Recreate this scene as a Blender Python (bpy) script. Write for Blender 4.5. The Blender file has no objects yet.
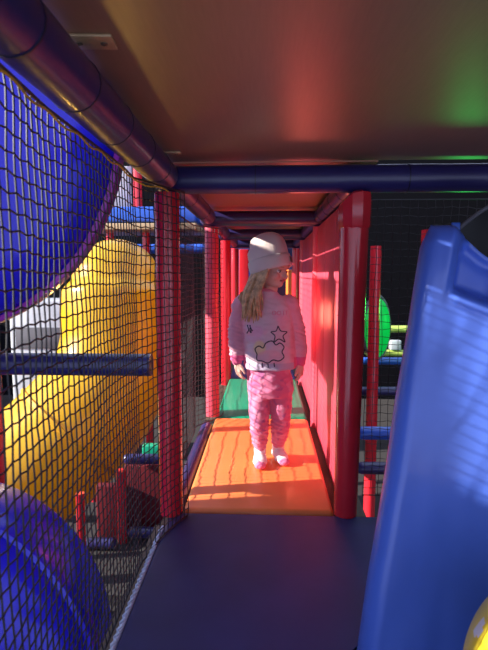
import bpy, bmesh, math, random
from mathutils import Vector, Matrix, Euler, Quaternion, noise
from mathutils.bvhtree import BVHTree

random.seed(7)
PI = math.pi
C = bpy.context.scene.collection
scene = bpy.context.scene

# ------------------------------------------------------------------ camera
FPX = 500.0
EYE = Vector((0.0, 0.0, 0.89))
PITCH, YAW = math.atan(50 / FPX), math.atan(22 / FPX)
ROT = Euler((PI / 2 - PITCH, 0, YAW)).to_matrix()


def at(px, py, Y):
    """world point at distance Y down the corridor that the photo shows at px, py"""
    d = ROT @ Vector(((px - 244) / FPX, -(py - 325) / FPX, -1.0))
    return EYE + d * (Y / d.y)


cam = bpy.data.cameras.new('camera')
cam.lens = FPX / 650 * 36
cam.sensor_width = 36
cam.clip_start = 0.02
camo = bpy.data.objects.new('camera', cam)
C.objects.link(camo)
camo.location = EYE
camo.rotation_euler = Euler((PI / 2 - PITCH, 0, YAW))
scene.camera = camo
cam.dof.use_dof = True
cam.dof.focus_distance = 1.9
cam.dof.aperture_fstop = 7.0


# ------------------------------------------------------------------ materials
def new_mat(name):
    m = bpy.data.materials.new(name)
    m.use_nodes = True
    nt = m.node_tree
    return m, nt, nt.nodes['Principled BSDF']


def srgb(r, g, b):
    f = lambda c: (c / 255 / 12.92) if c / 255 <= 0.04045 else ((c / 255 + 0.055) / 1.055) ** 2.4
    return (f(r), f(g), f(b), 1.0)


def mat(name, col, rough=0.5, coat=0.0, metal=0.0, var=0.12, scale=6.0, bump=0.0, bscale=40.0, sub=0.0, spec=0.5,
        emit=None, estr=0.0, trans=0.0, sheen=0.0, detail=3.0):
    m, nt, b = new_mat(name)
    N, L = nt.nodes, nt.links
    tc = N.new('ShaderNodeTexCoord')
    b.inputs['Roughness'].default_value = rough
    b.inputs['Metallic'].default_value = metal
    b.inputs['Coat Weight'].default_value = coat
    b.inputs['Coat Roughness'].default_value = 0.12
    b.inputs['Specular IOR Level'].default_value = spec
    b.inputs['Sheen Weight'].default_value = sheen
    if sub:
        b.inputs['Subsurface Weight'].default_value = sub
        b.inputs['Subsurface Radius'].default_value = (0.02, 0.008, 0.005)
        b.inputs['Subsurface Scale'].default_value = 0.5
    n = N.new('ShaderNodeTexNoise')
    n.inputs['Scale'].default_value = scale
    n.inputs['Detail'].default_value = detail
    L.new(tc.outputs['Object'], n.inputs['Vector'])
    r = N.new('ShaderNodeValToRGB')
    r.color_ramp.elements[0].position = 0.3
    r.color_ramp.elements[1].position = 0.7
    r.color_ramp.elements[0].color = tuple(c * (1 - var) for c in col[:3]) + (1,)
    r.color_ramp.elements[1].color = tuple(min(1, c * (1 + var)) for c in col[:3]) + (1,)
    L.new(n.outputs['Fac'], r.inputs['Fac'])
    L.new(r.outputs['Color'], b.inputs['Base Color'])
    if bump:
        n2 = N.new('ShaderNodeTexNoise')
        n2.inputs['Scale'].default_value = bscale
        n2.inputs['Detail'].default_value = 4
        L.new(tc.outputs['Object'], n2.inputs['Vector'])
        bp = N.new('ShaderNodeBump')
        bp.inputs['Strength'].default_value = bump
        bp.inputs['Distance'].default_value = 0.01
        L.new(n2.outputs['Fac'], bp.inputs['Height'])
        L.new(bp.outputs['Normal'], b.inputs['Normal'])
    if emit:
        b.inputs['Emission Color'].default_value = emit
        b.inputs['Emission Strength'].default_value = estr
    if trans:
        out = nt.nodes['Material Output']
        t = N.new('ShaderNodeBsdfTranslucent')
        L.new(r.outputs['Color'], t.inputs['Color'])
        mx = N.new('ShaderNodeMixShader')
        mx.inputs['Fac'].default_value = trans
        L.new(b.outputs['BSDF'], mx.inputs[1])
        L.new(t.outputs['BSDF'], mx.inputs[2])
        L.new(mx.outputs['Shader'], out.inputs['Surface'])
    return m


M = {}
M['navy'] = mat('navy_vinyl', (0.024, 0.020, 0.11, 1), 0.38, 0.2, bump=0.15, bscale=14)
M['mat_navy'] = mat('navy_mat_vinyl', (0.034, 0.034, 0.14, 1), 0.55, 0.0, spec=0.3, bump=0.10, bscale=9)
M['orange'] = mat('orange_mat_vinyl', (0.92, 0.235, 0.065, 1), 0.42, 0.1, var=0.06, bump=0.08, bscale=9)
M['green'] = mat('green_mat_vinyl', (0.0, 0.30, 0.16, 1), 0.42, 0.1, var=0.06, bump=0.08, bscale=9)
M['red'] = mat('red_vinyl', (0.66, 0.022, 0.036, 1), 0.22, 0.5, var=0.08, bump=0.10, bscale=12)
M['red_matte'] = mat('red_panel_vinyl', (0.64, 0.070, 0.115, 1), 0.45, 0.1, var=0.06, bump=0.12, bscale=7)
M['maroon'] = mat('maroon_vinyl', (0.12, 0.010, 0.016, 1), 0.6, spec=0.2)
M['ball'] = mat('yellow_ball_vinyl', (0.92, 0.68, 0.03, 1), 0.35, 0.2, var=0.04)
M['blue'] = mat('royal_blue_vinyl', (0.070, 0.150, 0.62, 1), 0.36, 0.25, var=0.06, bump=0.12, bscale=7)
M['blue_rail'] = mat('bright_blue_vinyl', (0.02, 0.10, 0.55, 1), 0.3, 0.3)
M['tube_blue'] = mat('violet_blue_plastic', (0.035, 0.025, 0.72, 1), 0.22, 0.3, var=0.05, trans=0.35)
M['rim_violet'] = mat('magenta_rim_plastic', (0.42, 0.03, 0.45, 1), 0.3, 0.3, trans=0.2)
M['yellow'] = mat('yellow_plastic', (0.78, 0.46, 0.008, 1), 0.28, 0.3, var=0.05, trans=0.25)
M['yellow_seam'] = mat('yellow_seam_plastic', (0.70, 0.36, 0.0, 1), 0.4)
M['net'] = mat('black_netting_cord', (0.012, 0.011, 0.016, 1), 0.55, var=0.3, scale=90, spec=0.7)
M['net_red'] = mat('dark_netting_cord', (0.014, 0.010, 0.014, 1), 0.6, var=0.3, scale=90)
M['cord_yellow'] = mat('yellow_cord', (0.75, 0.42, 0.02, 1), 0.6, var=0.3, scale=120)
M['cord_white'] = mat('pale_lacing_cord', (0.55, 0.60, 0.80, 1), 0.6, var=0.2, scale=120)
M['tape'] = mat('dark_tape', (0.012, 0.010, 0.035, 1), 0.4)
M['bracket'] = mat('brass_plate', (0.50, 0.35, 0.19, 1), 0.45, metal=0.3, var=0.15, scale=60)
M['screw'] = mat('dark_screw_metal', (0.16, 0.12, 0.09, 1), 0.35, metal=0.9)
M['board'] = mat('deck_plywood', (0.10, 0.07, 0.05, 1), 0.7)
M['carpet'] = mat('charcoal_carpet', (0.028, 0.024, 0.024, 1), 0.95, bump=0.4, bscale=120)
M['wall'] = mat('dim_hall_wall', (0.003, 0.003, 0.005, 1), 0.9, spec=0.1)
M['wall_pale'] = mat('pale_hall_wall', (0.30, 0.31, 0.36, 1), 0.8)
M['white'] = mat('white_enamel', (0.50, 0.53, 0.58, 1), 0.35)
M['grey'] = mat('grey_plastic', (0.12, 0.12, 0.14, 1), 0.5)
M['black'] = mat('black_vinyl', (0.006, 0.006, 0.010, 1), 0.35)
M['green_lamp'] = mat('green_lamp_lens', (0.0, 0.25, 0.05, 1), 0.4, emit=(0.0, 1.0, 0.12, 1), estr=0.2)
M['lime'] = mat('lime_rail_vinyl', (0.42, 0.52, 0.10, 1), 0.5)
M['orange_roll'] = mat('orange_roller_vinyl', (0.90, 0.22, 0.03, 1), 0.4, 0.2)
M['ball_highlight'] = mat('painted_highlight', (0.85, 0.85, 0.85, 1), 0.4)

# ceiling board: stained glossy ply with a fine grain
m, nt, b = new_mat('brown_ply_underside')
N, L = nt.nodes, nt.links
tc = N.new('ShaderNodeTexCoord')
mp = N.new('ShaderNodeMapping')
mp.inputs['Scale'].default_value = (60, 4, 60)
L.new(tc.outputs['Object'], mp.inputs['Vector'])
n = N.new('ShaderNodeTexNoise')
n.inputs['Scale'].default_value = 3
n.inputs['Detail'].default_value = 6
L.new(mp.outputs['Vector'], n.inputs['Vector'])
r = N.new('ShaderNodeValToRGB')
r.color_ramp.elements[0].color = (0.27, 0.135, 0.085, 1)
r.color_ramp.elements[1].color = (0.36, 0.185, 0.12, 1)
L.new(n.outputs['Fac'], r.inputs['Fac'])
L.new(r.outputs['Color'], b.inputs['Base Color'])
b.inputs['Roughness'].default_value = 0.38
bp = N.new('ShaderNodeBump')
bp.inputs['Strength'].default_value = 0.06
bp.inputs['Distance'].default_value = 0.004
L.new(n.outputs['Fac'], bp.inputs['Height'])
L.new(bp.outputs['Normal'], b.inputs['Normal'])
M['ceiling'] = m


# ------------------------------------------------------------------ mesh helpers
def link_mesh(name, bm, material, parent=None, smooth=True, sharp=40):
    me = bpy.data.meshes.new(name)
    bmesh.ops.recalc_face_normals(bm, faces=bm.faces[:])
    bm.to_mesh(me)
    bm.free()
    for p in me.polygons:
        p.use_smooth = smooth
    if smooth and sharp:
        me.set_sharp_from_angle(angle=math.radians(sharp))
    for mm in (material if isinstance(material, (list, tuple)) else [material]):
        me.materials.append(mm)
    o = bpy.data.objects.new(name, me)
    C.objects.link(o)
    if parent:
        o.parent = parent
        o.matrix_parent_inverse = parent.matrix_world.inverted()
    return o


def tag(o, label=None, cat=None, group=None, kind=None):
    if label:
        o['label'] = label
    if cat:
        o['category'] = cat
    if group:
        o['group'] = group
    if kind:
        o['kind'] = kind
    return o


def empty(name, loc, label=None, cat=None, group=None):
    o = bpy.data.objects.new(name, None)
    o.empty_display_size = 0.05
    o.location = loc
    C.objects.link(o)
    o.matrix_world = Matrix.Translation(Vector(loc))
    return tag(o, label, cat, group)


def add_box(bm, lo, hi, bevel=0.0, seg=3):
    b2 = bmesh.new()
    bmesh.ops.create_cube(b2, size=1)
    lo, hi = Vector(lo), Vector(hi)
    for v in b2.verts:
        v.co = Vector(((lo.x + hi.x) / 2 + v.co.x * (hi.x - lo.x), (lo.y + hi.y) / 2 + v.co.y * (hi.y - lo.y),
                       (lo.z + hi.z) / 2 + v.co.z * (hi.z - lo.z)))
    if bevel:
        bmesh.ops.bevel(b2, geom=b2.edges[:], offset=bevel, segments=seg, profile=0.5, affect='EDGES')
    merge(bm, b2)


def merge(bm, b2):
    me = bpy.data.meshes.new('tmp')
    b2.to_mesh(me)
    b2.free()
    bm.from_mesh(me)
    bpy.data.meshes.remove(me)


def frames(pts):
    out, up = [], None
    for i, p in enumerate(pts):
        t = (pts[min(i + 1, len(pts) - 1)] - pts[max(i - 1, 0)]).normalized()
        if up is None:
            up = Vector((0, 0, 1)) if abs(t.z) < 0.8 else Vector((0, -1, 0))
        s = t.cross(up).normalized()
        up = s.cross(t).normalized()
        out.append((s, up))
    return out


def add_tube(bm, pts, rad, seg=16, cap=True, round_cap=0):
    pts = [Vector(p) for p in pts]
    if not isinstance(rad, (list, tuple)):
        rad = [rad] * len(pts)
    rad = list(rad)
    if round_cap:
        t0 = (pts[0] - pts[1]).normalized()
        t1 = (pts[-1] - pts[-2]).normalized()
        a = [(math.sin(PI / 2 * (k + 1) / (round_cap + 1)), math.cos(PI / 2 * (k + 1) / (round_cap + 1))) for k in range(round_cap)]
        r0, r1, p0, p1 = rad[0], rad[-1], pts[0], pts[-1]
        pts = [p0 + t0 * r0 * s for s, c in reversed(a)] + pts + [p1 + t1 * r1 * s for s, c in a]
        rad = [r0 * c for s, c in reversed(a)] + rad + [r1 * c for s, c in a]
    fr = frames(pts)
    rings = []
    for p, r, (s, u) in zip(pts, rad, fr):
        rx, ry = r if isinstance(r, tuple) else (r, r)
        rings.append([bm.verts.new(p + s * math.cos(2 * PI * k / seg) * rx + u * math.sin(2 * PI * k / seg) * ry) for k in range(seg)])
    for a, b_ in zip(rings, rings[1:]):
        for k in range(seg):
            bm.faces.new((a[k], a[(k + 1) % seg], b_[(k + 1) % seg], b_[k]))
    if cap:
        bm.faces.new(rings[0][::-1])
        bm.faces.new(rings[-1])
    return rings


def add_lathe(bm, prof, seg=32, mtx=Matrix.Identity(4), cap=True):
    rings = [[bm.verts.new(mtx @ Vector((r * math.cos(2 * PI * k / seg), r * math.sin(2 * PI * k / seg), z))) for k in range(seg)]
             for r, z in prof]
    for a, b_ in zip(rings, rings[1:]):
        for k in range(seg):
            bm.faces.new((a[k], a[(k + 1) % seg], b_[(k + 1) % seg], b_[k]))
    if cap:
        bm.faces.new(rings[0][::-1])
        bm.faces.new(rings[-1])


def axis_mtx(p, d):
    return Matrix.Translation(Vector(p)) @ Vector((0, 0, 1)).rotation_difference(Vector(d)).to_matrix().to_4x4()


def simple(name, fn, material, parent=None, **k):
    bm = bmesh.new()
    fn(bm)
    return link_mesh(name, bm, material, parent, **k)


def smooth_path(pts, n=8):
    pts = [Vector(p) for p in pts]
    out = []
    for i in range(len(pts) - 1):
        p0, p1, p2, p3 = pts[max(i - 1, 0)], pts[i], pts[i + 1], pts[min(i + 2, len(pts) - 1)]
        for k in range(n):
            t = k / n
            out.append(0.5 * ((2 * p1) + (p2 - p0) * t + (2 * p0 - 5 * p1 + 4 * p2 - p3) * t * t + (3 * p1 - p0 - 3 * p2 + p3) * t ** 3))
    out.append(pts[-1])
    return out


def sstep(a, b_, x):
    t = max(0, min(1, (x - a) / (b_ - a)))
    return t * t * (3 - 2 * t)


# ------------------------------------------------------------------ the hall
FLOOR_Z = -1.6
simple('floor', lambda b: add_box(b, (-8, -3, FLOOR_Z - 0.1), (5.2, 10.2, FLOOR_Z)), M['carpet'])['kind'] = 'structure'
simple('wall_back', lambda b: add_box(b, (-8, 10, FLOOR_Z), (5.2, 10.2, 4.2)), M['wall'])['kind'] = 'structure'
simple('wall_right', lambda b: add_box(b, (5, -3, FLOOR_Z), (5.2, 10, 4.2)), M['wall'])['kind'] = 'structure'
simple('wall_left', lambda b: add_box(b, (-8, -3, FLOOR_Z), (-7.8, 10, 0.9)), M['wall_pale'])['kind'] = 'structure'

# play-frame decks: the board under the mats and the boards overhead
BH = 1.18            # underside of the overhead rails
CZ = 1.295           # underside of the overhead boards
simple('trim_1', lambda b: (add_box(b, (-0.42, 0.0, -0.13), (1.25, 1.808, -0.06)), add_box(b, (-0.40, 1.812, -0.13), (0.40, 6.2, -0.06))),
       M['board'])['kind'] = 'structure'
simple('ceiling', lambda b: (add_box(b, (-0.36, -0.4, CZ), (1.6, 1.84, CZ + 0.03)),
                             add_box(b, (-0.36, 1.86, CZ), (0.40, 6.2, CZ + 0.03))), M['ceiling'])['kind'] = 'structure'

# ------------------------------------------------------------------ floor mats
def pad(name, lo, hi, m, label, bev=0.02):
    r = empty(name, ((lo[0] + hi[0]) / 2, (lo[1] + hi[1]) / 2, lo[2]), label, 'mat')
    bm = bmesh.new()
    add_box(bm, lo, hi, bev, 4)
    link_mesh('cover', bm, m, r)
    return r


fm = pad('floor_mat', (-0.362, 0.15, -0.06), (1.20, 1.802, 0.0), M['mat_navy'],
         'navy blue vinyl floor mat in front, running up to the orange mat')
simple('piping', lambda b: add_tube(b, [(-0.366, 0.2, -0.010), (-0.366, 1.70, -0.010)], 0.006, 8), M['cord_white'], fm)
def lacing(b):
    y = 0.62
    while y < 1.68:
        add_tube(b, [(-0.372, y, -0.030), (-0.374, y + 0.006, -0.006), (-0.362, y + 0.012, 0.004)], 0.0028, 6)
        y += 0.026
simple('lacing', lacing, M['cord_white'], fm)
om = pad('floor_mat', (-0.315, 1.822, -0.06), (0.262, 3.055, 0.0), M['orange'],
         'orange vinyl floor mat the girl is walking on')
gm = pad('floor_mat', (-0.315, 3.075, -0.06), (0.262, 4.25, 0.0), M['green'],
         'green vinyl floor mat on the walkway behind the girl')
pad('floor_mat', (-0.315, 4.27, -0.06), (0.262, 6.1, 0.0), M['mat_navy'], 'dark floor mat beyond the green mat at the end of the walkway')

# ------------------------------------------------------------------ rails (foam padded tubes)
def rail(label, a, b_, r=0.046, m='navy', straps=0, name='padded_rail', group=None, cat='rail', rc=3):
    a, b_ = Vector(a), Vector(b_)
    root = empty(name, a, label, cat, group)
    n = 24
    pts = [a.lerp(b_, k / n) for k in range(n + 1)]
    rr = [r * (1 + 0.018 * noise.noise(p * 9)) for p in pts]
    simple('foam_sleeve', lambda bm: add_tube(bm, pts, rr, 20, round_cap=rc), M[m], root, sharp=60)
    for k in range(straps):
        t = (k + 0.6) / (straps + 0.2)
        p = a.lerp(b_, t)
        d = (b_ - a).normalized()
        simple('strap', lambda bm: add_tube(bm, [p - d * 0.002, p + d * 0.002], r * 1.035, 20), M['tape'], root)
    return root


rail('navy padded rail running overhead along the left netting', (-0.340, 0.10, BH + 0.050), (-0.350, 1.735, BH + 0.050), 0.049, straps=7)
rail('navy padded crossbeam overhead between the two front red posts', (-0.36, 1.835, BH + 0.050), (1.35, 1.835, BH + 0.050), 0.049, straps=3)
rail('purple padded rail overhead on the left of the second bay', (-0.345, 1.94, BH + 0.055), (-0.345, 2.99, BH + 0.055), 0.046, straps=2)
rail('purple padded rail overhead above the red wall panel beside the girl', (0.325, 1.94, BH + 0.055), (0.325, 2.99, BH + 0.055), 0.046, straps=4)
rail('second navy crossbeam overhead, just above the beanie', (-0.36, 3.08, BH + 0.05), (0.38, 3.08, BH + 0.05), 0.046)
rail('third navy crossbeam overhead, behind the second one', (-0.36, 4.28, BH + 0.05), (0.38, 4.28, BH + 0.05), 0.046)
rail('furthest navy crossbeam at the end of the walkway', (-0.36, 5.55, BH + 0.05), (0.38, 5.55, BH + 0.05), 0.046)
for (y0, y1, w) in ((3.18, 4.2, 'third'), (4.38, 5.45, 'fourth')):
    rail('blue padded rail overhead on the left of the %s bay' % w, (-0.345, y0, BH + 0.055), (-0.345, y1, BH + 0.055), 0.044)
    rail('blue padded rail overhead on the right of the %s bay' % w, (0.325, y0, BH + 0.055), (0.325, y1, BH + 0.055), 0.044)
rail('blue padded edge rail low on the left beside the orange mat', (-0.359, 1.92, -0.048), (-0.359, 3.00, -0.048), 0.038, 'navy')

# ------------------------------------------------------------------ posts
def post(label, x, y, z0=0.0, z1=BH, r0=0.044, r1=0.044, m='red', seams=(), cap=False, group=None, name='padded_post', shear=0.0):
    root = empty(name, (x, y, z0), label, 'post', group)
    H = z1 - z0
    n = 20
    pts = [(x + shear * k / n, y, z0 + H * k / n) for k in range(n + 1)]
    rr = [(r0 + (r1 - r0) * k / n) * (1 + 0.015 * noise.noise(Vector(p) * 8)) for k, p in enumerate(pts)]
    if cap:
        pts, rr = pts[:-2], rr[:-2]
    simple('foam_sleeve', lambda bm: add_tube(bm, pts, rr, 20), M[m], root, sharp=50)
    if cap:
        def capf(bm):
            zb = pts[-1][2]
            b2 = bmesh.new()
            add_lathe(b2, [(r1 * 1.0, zb - 0.01), (r1 * 1.10, zb), (r1 * 1.14, z1 - 0.035), (r1 * 1.10, z1 - 0.005), (r1 * 0.9, z1)], 10,
                      Matrix.Translation((x + shear, y, 0)))
            for v in b2.verts:                       # the cover is cut on a slant at the inner corner
                if v.co.z > z1 - 0.05 and v.co.x < x + shear - 0.01:
                    v.co.z -= 0.9 * (x + shear - 0.01 - v.co.x)
            merge(bm, b2)
        simple('end_cap', capf, M[m], root, sharp=25)
    for s in seams:
        p = Vector((x + shear * (s - z0) / H, y, s))
        rs = r0 + (r1 - r0) * (s - z0) / H
        simple('seam', lambda bm: add_tube(bm, [p - Vector((0, 0, 0.002)), p + Vector((0, 0, 0.002))], rs * 1.03, 20), M['red'], root)
    return root


post('red padded post behind the black netting at the front left', -0.352, 1.79, 0.001, BH - 0.003, 0.043, 0.045)
post('glossy red padded post at the front right with a slanted top cover', 0.300, 1.81, 0.001, BH + 0.0, 0.043, 0.052, seams=(0.745, 0.385), cap=True, shear=0.012)
post('pinkish red netted post on the left at the far edge of the orange mat', -0.335, 3.10, 0.0, BH - 0.0, 0.043, 0.043, 'red_matte')
post('red post on the right at the far end of the red wall panel', 0.325, 3.09, -0.06, BH, 0.043, 0.043, 'red_matte')
post('red post on the left beside the far edge of the green mat', -0.345, 4.28, -0.06, BH, 0.042, 0.042)
post('red post on the right beside the far edge of the green mat', 0.325, 4.28, -0.06, BH, 0.042, 0.042, 'red_matte')
post('furthest red post on the left of the walkway', -0.345, 5.55, -0.06, BH, 0.042, 0.042)
post('furthest red post on the right of the walkway', 0.325, 5.55, -0.06, BH, 0.042, 0.042)

# ------------------------------------------------------------------ red wall panels on the right
def wall_pad(label, y0, y1, x0, x1, z0=-0.055, z1=BH + 0.0):
    root = empty('wall_pad', ((x0 + x1) / 2, (y0 + y1) / 2, z0), label, 'panel')
    n = 3
    for k in range(n):
        a = y0 + (y1 - y0) * k / n
        c = y0 + (y1 - y0) * (k + 1) / n
        simple('pad', lambda bm: add_box(bm, (x0, a + 0.002, z0), (x1, c - 0.002, z1), 0.012, 3), M['red_matte'], root)
    return root


wall_pad('red padded wall panel on the right of the walkway beside the girl', 1.875, 3.04, 0.305, 0.350)
wall_pad('red padded wall panel on the right of the green mat', 3.14, 4.23, 0.305, 0.350)

# ------------------------------------------------------------------ nets
def net(name, label, plan, z0, z1, cu, cv, r, m='net', wob=0.0025, cord=None, group=None):
    """plan: list of (x, y) the net follows; z0/z1 numbers or functions of the arc fraction"""
    P = [Vector((p[0], p[1], 0)) for p in plan]
    L_ = [0]
    for a, b_ in zip(P, P[1:]):
        L_.append(L_[-1] + (b_ - a).length)
    T = L_[-1]

    def pos(s):
        for i in range(len(P) - 1):
            if s <= L_[i + 1] + 1e-9:
                return P[i].lerp(P[i + 1], (s - L_[i]) / (L_[i + 1] - L_[i]))
        return P[-1].copy()
    f0 = z0 if callable(z0) else (lambda t: z0)
    f1 = z1 if callable(z1) else (lambda t: z1)
    nu, nv = max(2, round(T / cu)), max(2, round((f1(0) - f0(0)) / cv))
    grid = []
    for i in range(nu + 1):
        s = T * i / nu
        p = pos(s)
        col = []
        for j in range(nv + 1):
            z = f0(s / T) + (f1(s / T) - f0(s / T)) * j / nv
            q = Vector((p.x, p.y, z))
            edge = 0 if (j in (0, nv)) else 1
            w = noise.noise_vector(q * 7) * wob * 2.2 + noise.noise_vector(q * 47) * wob * 0.6
            zz = (0.0020 if (i + j) % 2 else -0.0020) * edge
            q += Vector((w.x, w.y, w.z)) * edge + Vector((0, 0, zz))
            col.append(q)
        grid.append(col)
    root = empty(name, grid[nu // 2][0], label, 'netting', group)

    def mk(bm):
        for i in range(nu + 1):
            add_tube(bm, grid[i], r, 5, cap=False)
        for j in range(nv + 1):
            add_tube(bm, [grid[i][j] for i in range(nu + 1)], r, 5, cap=False)
    simple('mesh', mk, M[m], root, sharp=0)
    for j in (0, nv):
        simple('border_rope', lambda bm: add_tube(bm, [grid[i][j] for i in range(nu + 1)], r * 2.0, 6), M[m], root)
    if cord:
        simple('cord', lambda bm: add_tube(bm, [grid[i][nv] + Vector((0.004, 0, -0.010 + 0.004 * math.sin(i * 1.1))) for i in range(4, nu - 3)], r * 1.3, 6),
               M[cord], root)
    return root


net('safety_net', 'black safety net along the left from the overhead rail down to the navy mat',
    [(-0.352, 0.42), (-0.390, 0.9), (-0.393, 1.50), (-0.318, 1.695), (-0.286, 1.765)],
    lambda t: -0.022 if t < 0.8 else -0.022 + 0.027 * min(1, (t - 0.8) / 0.08), lambda t: BH + 0.004 - 0.008 * sstep(0.7, 0.8, t), 0.026, 0.029, 0.0017, cord='cord_yellow')
net('safety_net', 'black netting on the left of the orange mat behind the front post',
    [(-0.408, 1.86), (-0.408, 2.85), (-0.285, 3.045), (-0.270, 3.14)], lambda t: -0.01 if t < 0.7 else 0.006, BH - 0.012, 0.034, 0.030, 0.0016, wob=0.003)
net('safety_net', 'dark netting on the left of the green mat',
    [(-0.40, 3.16), (-0.40, 4.22)], 0.0, BH - 0.01, 0.045, 0.045, 0.0017)
net('safety_net', 'black netting closing the dark opening right of the glossy red post',
    [(0.385, 1.93), (1.30, 1.93)], 0.02, BH - 0.01, 0.030, 0.030, 0.0011, wob=0.004)

# ------------------------------------------------------------------ brackets on the overhead board
def bracket(label, p, w, d, rz):
    root = empty('mounting_bracket', p, label, 'bracket', None)
    mt = Matrix.Translation(p) @ Matrix.Rotation(rz, 4, 'Z')
    bm = bmesh.new()
    add_box(bm, (-w / 2, -d / 2, -0.006), (w / 2, d / 2, 0.0), 0.0025, 2)
    bm.transform(mt)
    link_mesh('plate', bm, M['bracket'], root)
    for k in (-0.22, 0.28):
        bm = bmesh.new()
        add_lathe(bm, [(0.0062, -0.0062), (0.006, -0.0078), (0.0035, -0.0088), (0.0028, -0.0078), (0.0005, -0.0076)], 14)
        bm.transform(mt @ Matrix.Translation((w * k, 0, 0)))
        link_mesh('screw', bm, M['screw'], root)


def on_ceiling(px, py):
    d = ROT @ Vector(((px - 244) / FPX, -(py - 325) / FPX, -1.0))
    return EYE + d * ((CZ - EYE.z) / d.z)


bracket('brass bracket plate on the overhead board, the large near one', on_ceiling(90, 40), 0.086, 0.052, 0.06)
bracket('brass bracket plate on the overhead board, the small one near the crossbeam', on_ceiling(170, 152), 0.074, 0.030, 0.05)

# ------------------------------------------------------------------ blue padded panel leaning on the right
def blue_panel():
    root = empty('crash_pad', (0.5, 1.08, 0.0), 'big royal blue padded vinyl panel leaning at the right', 'panel')
    lp = [(353.5, 684), (359, 650), (368, 585), (378, 527), (388, 465), (397, 400), (409, 331), (416.5, 281), (422.5, 245), (431, 225)]
    def left(v):
        y = 1.085 + 0.13 * v
        k = v * (len(lp) - 1)
        # by height
        ys = 684 + (225 - 684) * v
        for a, b_ in zip(lp, lp[1:]):
            if ys <= a[1] and ys >= b_[1]:
                t = (a[1] - ys) / (a[1] - b_[1])
                return at(a[0] + (b_[0] - a[0]) * t, ys, y)
        return at(lp[-1][0], lp[-1][1], y)
    W = 0.62
    NU, NV = 110, 150
    bm = bmesh.new()
    T = 0.045
    fr, bk = [], []
    for j in range(NV + 1):
        v = j / NV
        v = 1 - (1 - v) ** 1.0
        p0 = left(v)
        rowf, rowb = [], []
        for i in range(NU + 1):
            u = (i / NU) ** 1.5
            s = u * W
            # plan curve: starts facing the camera, then swings toward it
            sc = 0.17 + (0.055 - 0.17) * v
            ang = 0.12 - 0.26 * sstep(sc - 0.04, sc + 0.06, s) + 0.2 * sstep(0.3, 0.5, s)
            if i == 0:
                px_, py_ = 0.0, 0.0
            else:
                px_ += math.cos(ang) * (s - ls)
                py_ += math.sin(ang) * (s - ls) * (0.55 + 0.45 * v)
            ls = s
            sag = 0.085 * sstep(0.03, 0.16, s) * v ** 3
            mid = Vector((p0.x + px_, p0.y + py_, p0.z - sag))
            nrm = Vector((math.sin(ang), -math.cos(ang), 0.18)).normalized()
            de = min(s, W - s)
            he = 1 - v
            e1 = math.sqrt(max(0, 1 - (1 - min(1, de / 0.03)) ** 2))
            e2 = math.sqrt(max(0, 1 - (1 - min(1, he / 0.045)) ** 2))
            h = T * e1 * e2
            z = mid.z
            # loose vinyl: a tall ridge, a hollow beside it and a lip under the hollow
            zb = 0.845 - 0.35 * (s - 0.10)
            rec = sstep(0.066, 0.096, s) * (1 - sstep(0.15, 0.24, s)) * sstep(zb - 0.012, zb + 0.02, z) * (1 - sstep(0.955, 0.99, z))
            rid = math.exp(-((s - 0.048) / 0.017) ** 2) * sstep(0.80, 0.90, z)
            lip = math.exp(-(((z - zb + 0.022) / 0.014) ** 2)) * sstep(0.055, 0.09, s) * (1 - sstep(0.22, 0.28, s))
            wr = 0.004 * noise.noise(Vector((s * 9, z * 4, 1.3))) + 0.002 * noise.noise(Vector((s * 22, z * 9, 4.3)))
            disp = (-0.060 * rec + 0.014 * rid + 0.014 * lip + wr) * min(1, e1 * e2 * 1.2)
            rowf.append(bm.verts.new(mid + nrm * (h + disp)))
            rowb.append(bm.verts.new(mid - nrm * (h + 0.002)))
        fr.append(rowf)
        bk.append(rowb)
    for j in range(NV):
        for i in range(NU):
            bm.faces.new((fr[j][i], fr[j][i + 1], fr[j + 1][i + 1], fr[j + 1][i]))
            bm.faces.new((bk[j][i], bk[j + 1][i], bk[j + 1][i + 1], bk[j][i + 1]))
    for j in range(NV):
        bm.faces.new((fr[j][0], fr[j + 1][0], bk[j + 1][0], bk[j][0]))
        bm.faces.new((fr[j][NU], bk[j][NU], bk[j + 1][NU], fr[j + 1][NU]))
    for i in range(NU):
        bm.faces.new((fr[0][i], bk[0][i], bk[0][i + 1], fr[0][i + 1]))
        bm.faces.new((fr[NV][i], fr[NV][i + 1], bk[NV][i + 1], bk[NV][i]))
    for v in bm.verts:
        v.co.z = max(v.co.z, 0.002)
    link_mesh('cover', bm, M['blue'], root, sharp=0)
    simple('hem_tab', lambda b: add_box(b, at(455, 229, 1.27) + Vector((-0.01, -0.004, -0.02)), at(455, 229, 1.27) + Vector((0.012, 0.004, 0.016)), 0.003), M['blue_rail'], root)
    return root


blue_panel()

def flap():
    root = empty('rubber_flap', (0.75, 1.5, 0.0), 'black rubber flap hanging behind the top of the blue panel', 'flap')
    bm = bmesh.new()
    a = smooth_path([at(446, 240, 1.5), at(468, 221, 1.5), at(492, 205, 1.5), at(520, 196, 1.5), at(580, 192, 1.5)], 6)
    top = [bm.verts.new(p + Vector((0, 0, 0))) for p in a]
    rows = [top]
    for k in range(1, 9):
        rows.append([bm.verts.new(Vector((p.x, p.y - 0.01 * math.sin(p.x * 30 + k), p.z - (p.z + 0.0) * k / 8 * 0.97))) for p in a])
    for r0, r1 in zip(rows, rows[1:]):
        for i in range(len(a) - 1):
            bm.faces.new((r0[i], r0[i + 1], r1[i + 1], r1[i]))
    bmesh.ops.solidify(bm, geom=bm.faces[:], thickness=0.012)
    link_mesh('sheet', bm, M['black'], root)
    simple('edge_cord', lambda b: add_tube(b, a, 0.006, 8), M['grey'], root)


flap()

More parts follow.
